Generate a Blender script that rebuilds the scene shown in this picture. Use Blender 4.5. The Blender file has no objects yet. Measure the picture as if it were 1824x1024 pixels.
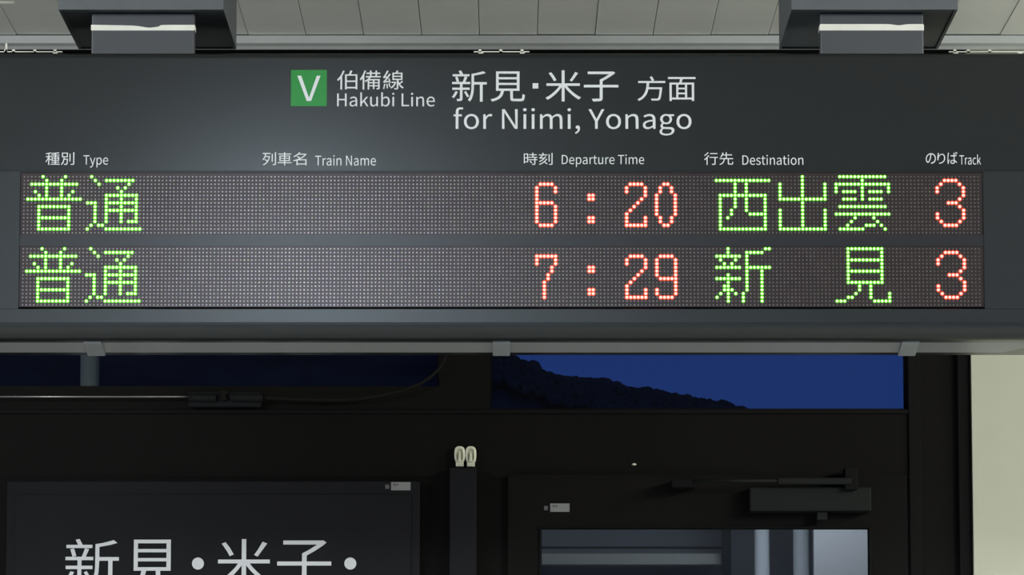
import bpy, bmesh, math, random, json
from mathutils import Vector, Matrix
random.seed(7)
S = bpy.context.scene
COL = S.collection

def lin(r, g, b):
    f = lambda c: c / 255 / 12.92 if c <= 10 else ((c / 255 + .055) / 1.055) ** 2.4
    return (f(r), f(g), f(b), 1)

# ------------------------------------------------------------------ camera
F = 8000.0                       # focal length in pixels of the 1824 wide frame
PITCH = math.radians(7.75)
EYE = 1.5
cam_d = bpy.data.cameras.new('camera')
cam_d.sensor_width = 36
cam_d.lens = F / 1824 * 36
cam_d.clip_end = 8000
cam = bpy.data.objects.new('camera', cam_d)
COL.objects.link(cam)
cam.location = (0, 0, EYE)
cam.rotation_euler = (math.pi / 2 + PITCH, 0, 0)
S.camera = cam

# ------------------------------------------------------------------ exposure
S.view_settings.view_transform = 'Standard'
S.view_settings.look = 'None'
S.view_settings.gamma = 1
S.view_settings.use_curve_mapping = False
S.view_settings.exposure = 0.0

# ------------------------------------------------------------------ dusk sky
w = bpy.data.worlds.new('dusk_sky')
S.world = w
w.use_nodes = True
wn = w.node_tree
wn.nodes.clear()
wo = wn.nodes.new('ShaderNodeOutputWorld')
bg = wn.nodes.new('ShaderNodeBackground')
tc = wn.nodes.new('ShaderNodeTexCoord')
sp = wn.nodes.new('ShaderNodeSeparateXYZ')
cr = wn.nodes.new('ShaderNodeValToRGB')
cr.color_ramp.elements[0].position = 0.0
cr.color_ramp.elements[0].color = lin(30, 55, 116)
cr.color_ramp.elements[1].position = 0.6
cr.color_ramp.elements[1].color = lin(14, 22, 62)
wn.links.new(tc.outputs['Generated'], sp.inputs[0])
wn.links.new(sp.outputs['Z'], cr.inputs[0])
wn.links.new(cr.outputs[0], bg.inputs[0])
bg.inputs[1].default_value = 1.0
wn.links.new(bg.outputs[0], wo.inputs[0])

# ------------------------------------------------------------------ area lights: side row and added fills
def area(name, loc, aim, sx, sy, power, col):
    d = bpy.data.lights.new(name, 'AREA')
    d.shape = 'RECTANGLE'
    d.size, d.size_y = sx, sy
    d.energy = power
    d.color = col
    o = bpy.data.objects.new(name, d)
    COL.objects.link(o)
    o.location = loc
    v = Vector(aim) - Vector(loc)
    o.rotation_euler = v.to_track_quat('-Z', 'Y').to_euler()
    return o

# unseen fills added to brighten the board lettering, left and right of the camera
area('board_fill_left', (-4.2, 4.2, 3.45), (0, 9.1, 2.6), 1.6, .25, 140, (.93, .98, 1.0))
area('board_fill_right', (4.2, 4.2, 3.45), (0, 9.1, 2.6), 1.6, .25, 92, (.97, 1.0, .96))
# row over the cream wall on the right, beyond the frame
area('tube_side_light', (3.4, 9.7, 3.3), (2.0, 10.7, 2.2), 1.2, .15, 28, (1.0, .99, .82))
# unseen fills added over the floor, whose bounce brightens the ceiling
area('floor_fill_left', (-3.6, 7.2, 3.5), (-3.0, 7.2, 0), 1.6, .3, 190, (1.0, 1.0, .94))
area('floor_fill_right', (3.6, 7.2, 3.5), (3.0, 7.2, 0), 1.6, .3, 230, (1.0, 1.0, .92))
# unseen fill added to brighten the things behind the door glass
area('room_fill', (.75, 11.5, 2.70), (.62, 12.6, 2.2), .5, .15, 22.0, (.85, .93, 1.0))

# ------------------------------------------------------------------ helpers
def P(px, py, Y):
    """point on the plane y = Y that the photograph shows at px, py"""
    u = (512 - py) / F
    k = (px - 912) / F
    dy = math.cos(PITCH) - u * math.sin(PITCH)
    dz = math.sin(PITCH) + u * math.cos(PITCH)
    return Vector((k * Y / dy, Y, EYE + dz * Y / dy))

def X(px, Y, ref=430): return P(px, ref, Y).x
def Z(py, Y): return P(912, py, Y).z

def mat(name, col, rough=.6, metal=0.0, noise=0.0, scale=40, bump=0.0, emit=None, es=1.0, spec=.5, coat=0.0, stint=None):
    m = bpy.data.materials.new(name)
    m.use_nodes = True
    nt = m.node_tree
    b = nt.nodes['Principled BSDF']
    b.inputs['Base Color'].default_value = col
    b.inputs['Roughness'].default_value = rough
    b.inputs['Metallic'].default_value = metal
    b.inputs['Specular IOR Level'].default_value = spec
    b.inputs['Coat Weight'].default_value = coat
    if stint: b.inputs['Specular Tint'].default_value = stint
    if emit:
        b.inputs['Emission Color'].default_value = emit
        b.inputs['Emission Strength'].default_value = es
    if noise or bump:
        t = nt.nodes.new('ShaderNodeTexCoord')
        n = nt.nodes.new('ShaderNodeTexNoise')
        n.inputs['Scale'].default_value = scale
        n.inputs['Detail'].default_value = 6
        nt.links.new(t.outputs['Object'], n.inputs['Vector'])
        if noise:
            r = nt.nodes.new('ShaderNodeMapRange')
            r.inputs['From Min'].default_value = .3
            r.inputs['From Max'].default_value = .7
            r.inputs['To Min'].default_value = 1 - noise
            r.inputs['To Max'].default_value = 1 + noise
            mx = nt.nodes.new('ShaderNodeVectorMath')
            mx.operation = 'SCALE'
            mx.inputs[0].default_value = col[:3]
            nt.links.new(n.outputs[0], r.inputs[0])
            nt.links.new(r.outputs[0], mx.inputs['Scale'])
            nt.links.new(mx.outputs[0], b.inputs['Base Color'])
        if bump:
            bp = nt.nodes.new('ShaderNodeBump')
            bp.inputs['Strength'].default_value = bump
            bp.inputs['Distance'].default_value = .002
            nt.links.new(n.outputs[0], bp.inputs['Height'])
            nt.links.new(bp.outputs[0], b.inputs['Normal'])
    return m

def glassy(name, col, trans, gloss, rough=.03, dcol=None):
    """thin sheet: part clear, part diffuse, part mirror"""
    m = bpy.data.materials.new(name)
    m.use_nodes = True
    nt = m.node_tree
    nt.nodes.clear()
    o = nt.nodes.new('ShaderNodeOutputMaterial')
    t = nt.nodes.new('ShaderNodeBsdfTransparent'); t.inputs[0].default_value = col
    d = nt.nodes.new('ShaderNodeBsdfDiffuse'); d.inputs[0].default_value = dcol or col
    g = nt.nodes.new('ShaderNodeBsdfGlossy'); g.inputs['Roughness'].default_value = rough
    a = nt.nodes.new('ShaderNodeMixShader'); a.inputs[0].default_value = trans
    b = nt.nodes.new('ShaderNodeMixShader'); b.inputs[0].default_value = gloss
    nt.links.new(d.outputs[0], a.inputs[1]); nt.links.new(t.outputs[0], a.inputs[2])
    nt.links.new(a.outputs[0], b.inputs[1]); nt.links.new(g.outputs[0], b.inputs[2])
    nt.links.new(b.outputs[0], o.inputs[0])
    return m

def wloc(o):
    v = Vector((0, 0, 0))
    while o:
        v = v + o.location
        o = o.parent
    return v

def finish(name, bm_or_mesh, m, parent=None, smooth=False, kind=None, label=None, cat=None, group=None):
    """links world-space geometry as ONE object whose origin is the middle of its foot"""
    if isinstance(bm_or_mesh, bmesh.types.BMesh):
        me = bpy.data.meshes.new(name)
        bm_or_mesh.to_mesh(me)
        bm_or_mesh.free()
    else:
        me = bm_or_mesh
        me.name = name
    xs = [v.co for v in me.vertices]
    lo = [min(c[i] for c in xs) for i in range(3)]
    hi = [max(c[i] for c in xs) for i in range(3)]
    c = Vector(((lo[0] + hi[0]) / 2, (lo[1] + hi[1]) / 2, lo[2]))
    me.transform(Matrix.Translation(-c))
    for k in (m if isinstance(m, (list, tuple)) else [m]):
        me.materials.append(k)
    if smooth:
        for p in me.polygons: p.use_smooth = True
    o = bpy.data.objects.new(name, me)
    COL.objects.link(o)
    if parent:
        o.parent = parent
        o.location = c - wloc(parent)
    else:
        o.location = c
    return tag(o, label, cat, group, kind)

def tag(o, label=None, cat=None, group=None, kind=None):
    if label: o['label'] = label
    if cat: o['category'] = cat
    if group: o['group'] = group
    if kind: o['kind'] = kind
    return o

def empty(name, loc, label=None, cat=None, group=None, kind=None):
    o = bpy.data.objects.new(name, None)
    o.empty_display_size = .05
    COL.objects.link(o)
    o.location = loc
    return tag(o, label, cat, group, kind)

def box(bm, x0, x1, y0, y1, z0, z1, bev=0):
    r = bmesh.ops.create_cube(bm, size=1)
    bmesh.ops.scale(bm, vec=(x1 - x0, y1 - y0, z1 - z0), verts=r['verts'])
    bmesh.ops.translate(bm, vec=((x0 + x1) / 2, (y0 + y1) / 2, (z0 + z1) / 2), verts=r['verts'])
    if bev:
        es = list({e for v in r['verts'] for e in v.link_edges})
        bmesh.ops.bevel(bm, geom=es, offset=bev, segments=2, affect='EDGES', profile=.5)

def boxo(name, x0, x1, y0, y1, z0, z1, m, parent=None, bev=.0, **k):
    bm = bmesh.new()
    box(bm, x0, x1, y0, y1, z0, z1, bev)
    return finish(name, bm, m, parent, **k)

def prism_x(bm, prof, x0, x1):
    """prof: (y, z) outline, extruded along x"""
    a = [bm.verts.new((x0, y, z)) for y, z in prof]
    b = [bm.verts.new((x1, y, z)) for y, z in prof]
    n = len(prof)
    bm.faces.new(a); bm.faces.new(b[::-1])
    for i in range(n):
        bm.faces.new((a[i], b[i], b[(i + 1) % n], a[(i + 1) % n]))
    bmesh.ops.recalc_face_normals(bm, faces=bm.faces)

def tube(bm, pts, r, seg=10):
    pts = [Vector(p) for p in pts]
    rings = []
    for i, p in enumerate(pts):
        d = (pts[min(i + 1, len(pts) - 1)] - pts[max(i - 1, 0)]).normalized()
        u = d.cross(Vector((0, 1, 0)))
        if u.length < .01: u = d.cross(Vector((1, 0, 0)))
        u.normalize()
        v = d.cross(u)
        rr = r[i] if isinstance(r, (list, tuple)) else r
        rings.append([bm.verts.new(p + rr * (math.cos(t) * u + math.sin(t) * v)) for t in [2 * math.pi * k / seg for k in range(seg)]])
    for a, b in zip(rings, rings[1:]):
        for k in range(seg):
            bm.faces.new((a[k], a[(k + 1) % seg], b[(k + 1) % seg], b[k]))
    bm.faces.new(rings[0]); bm.faces.new(rings[-1][::-1])
    bmesh.ops.recalc_face_normals(bm, faces=bm.faces)

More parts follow.
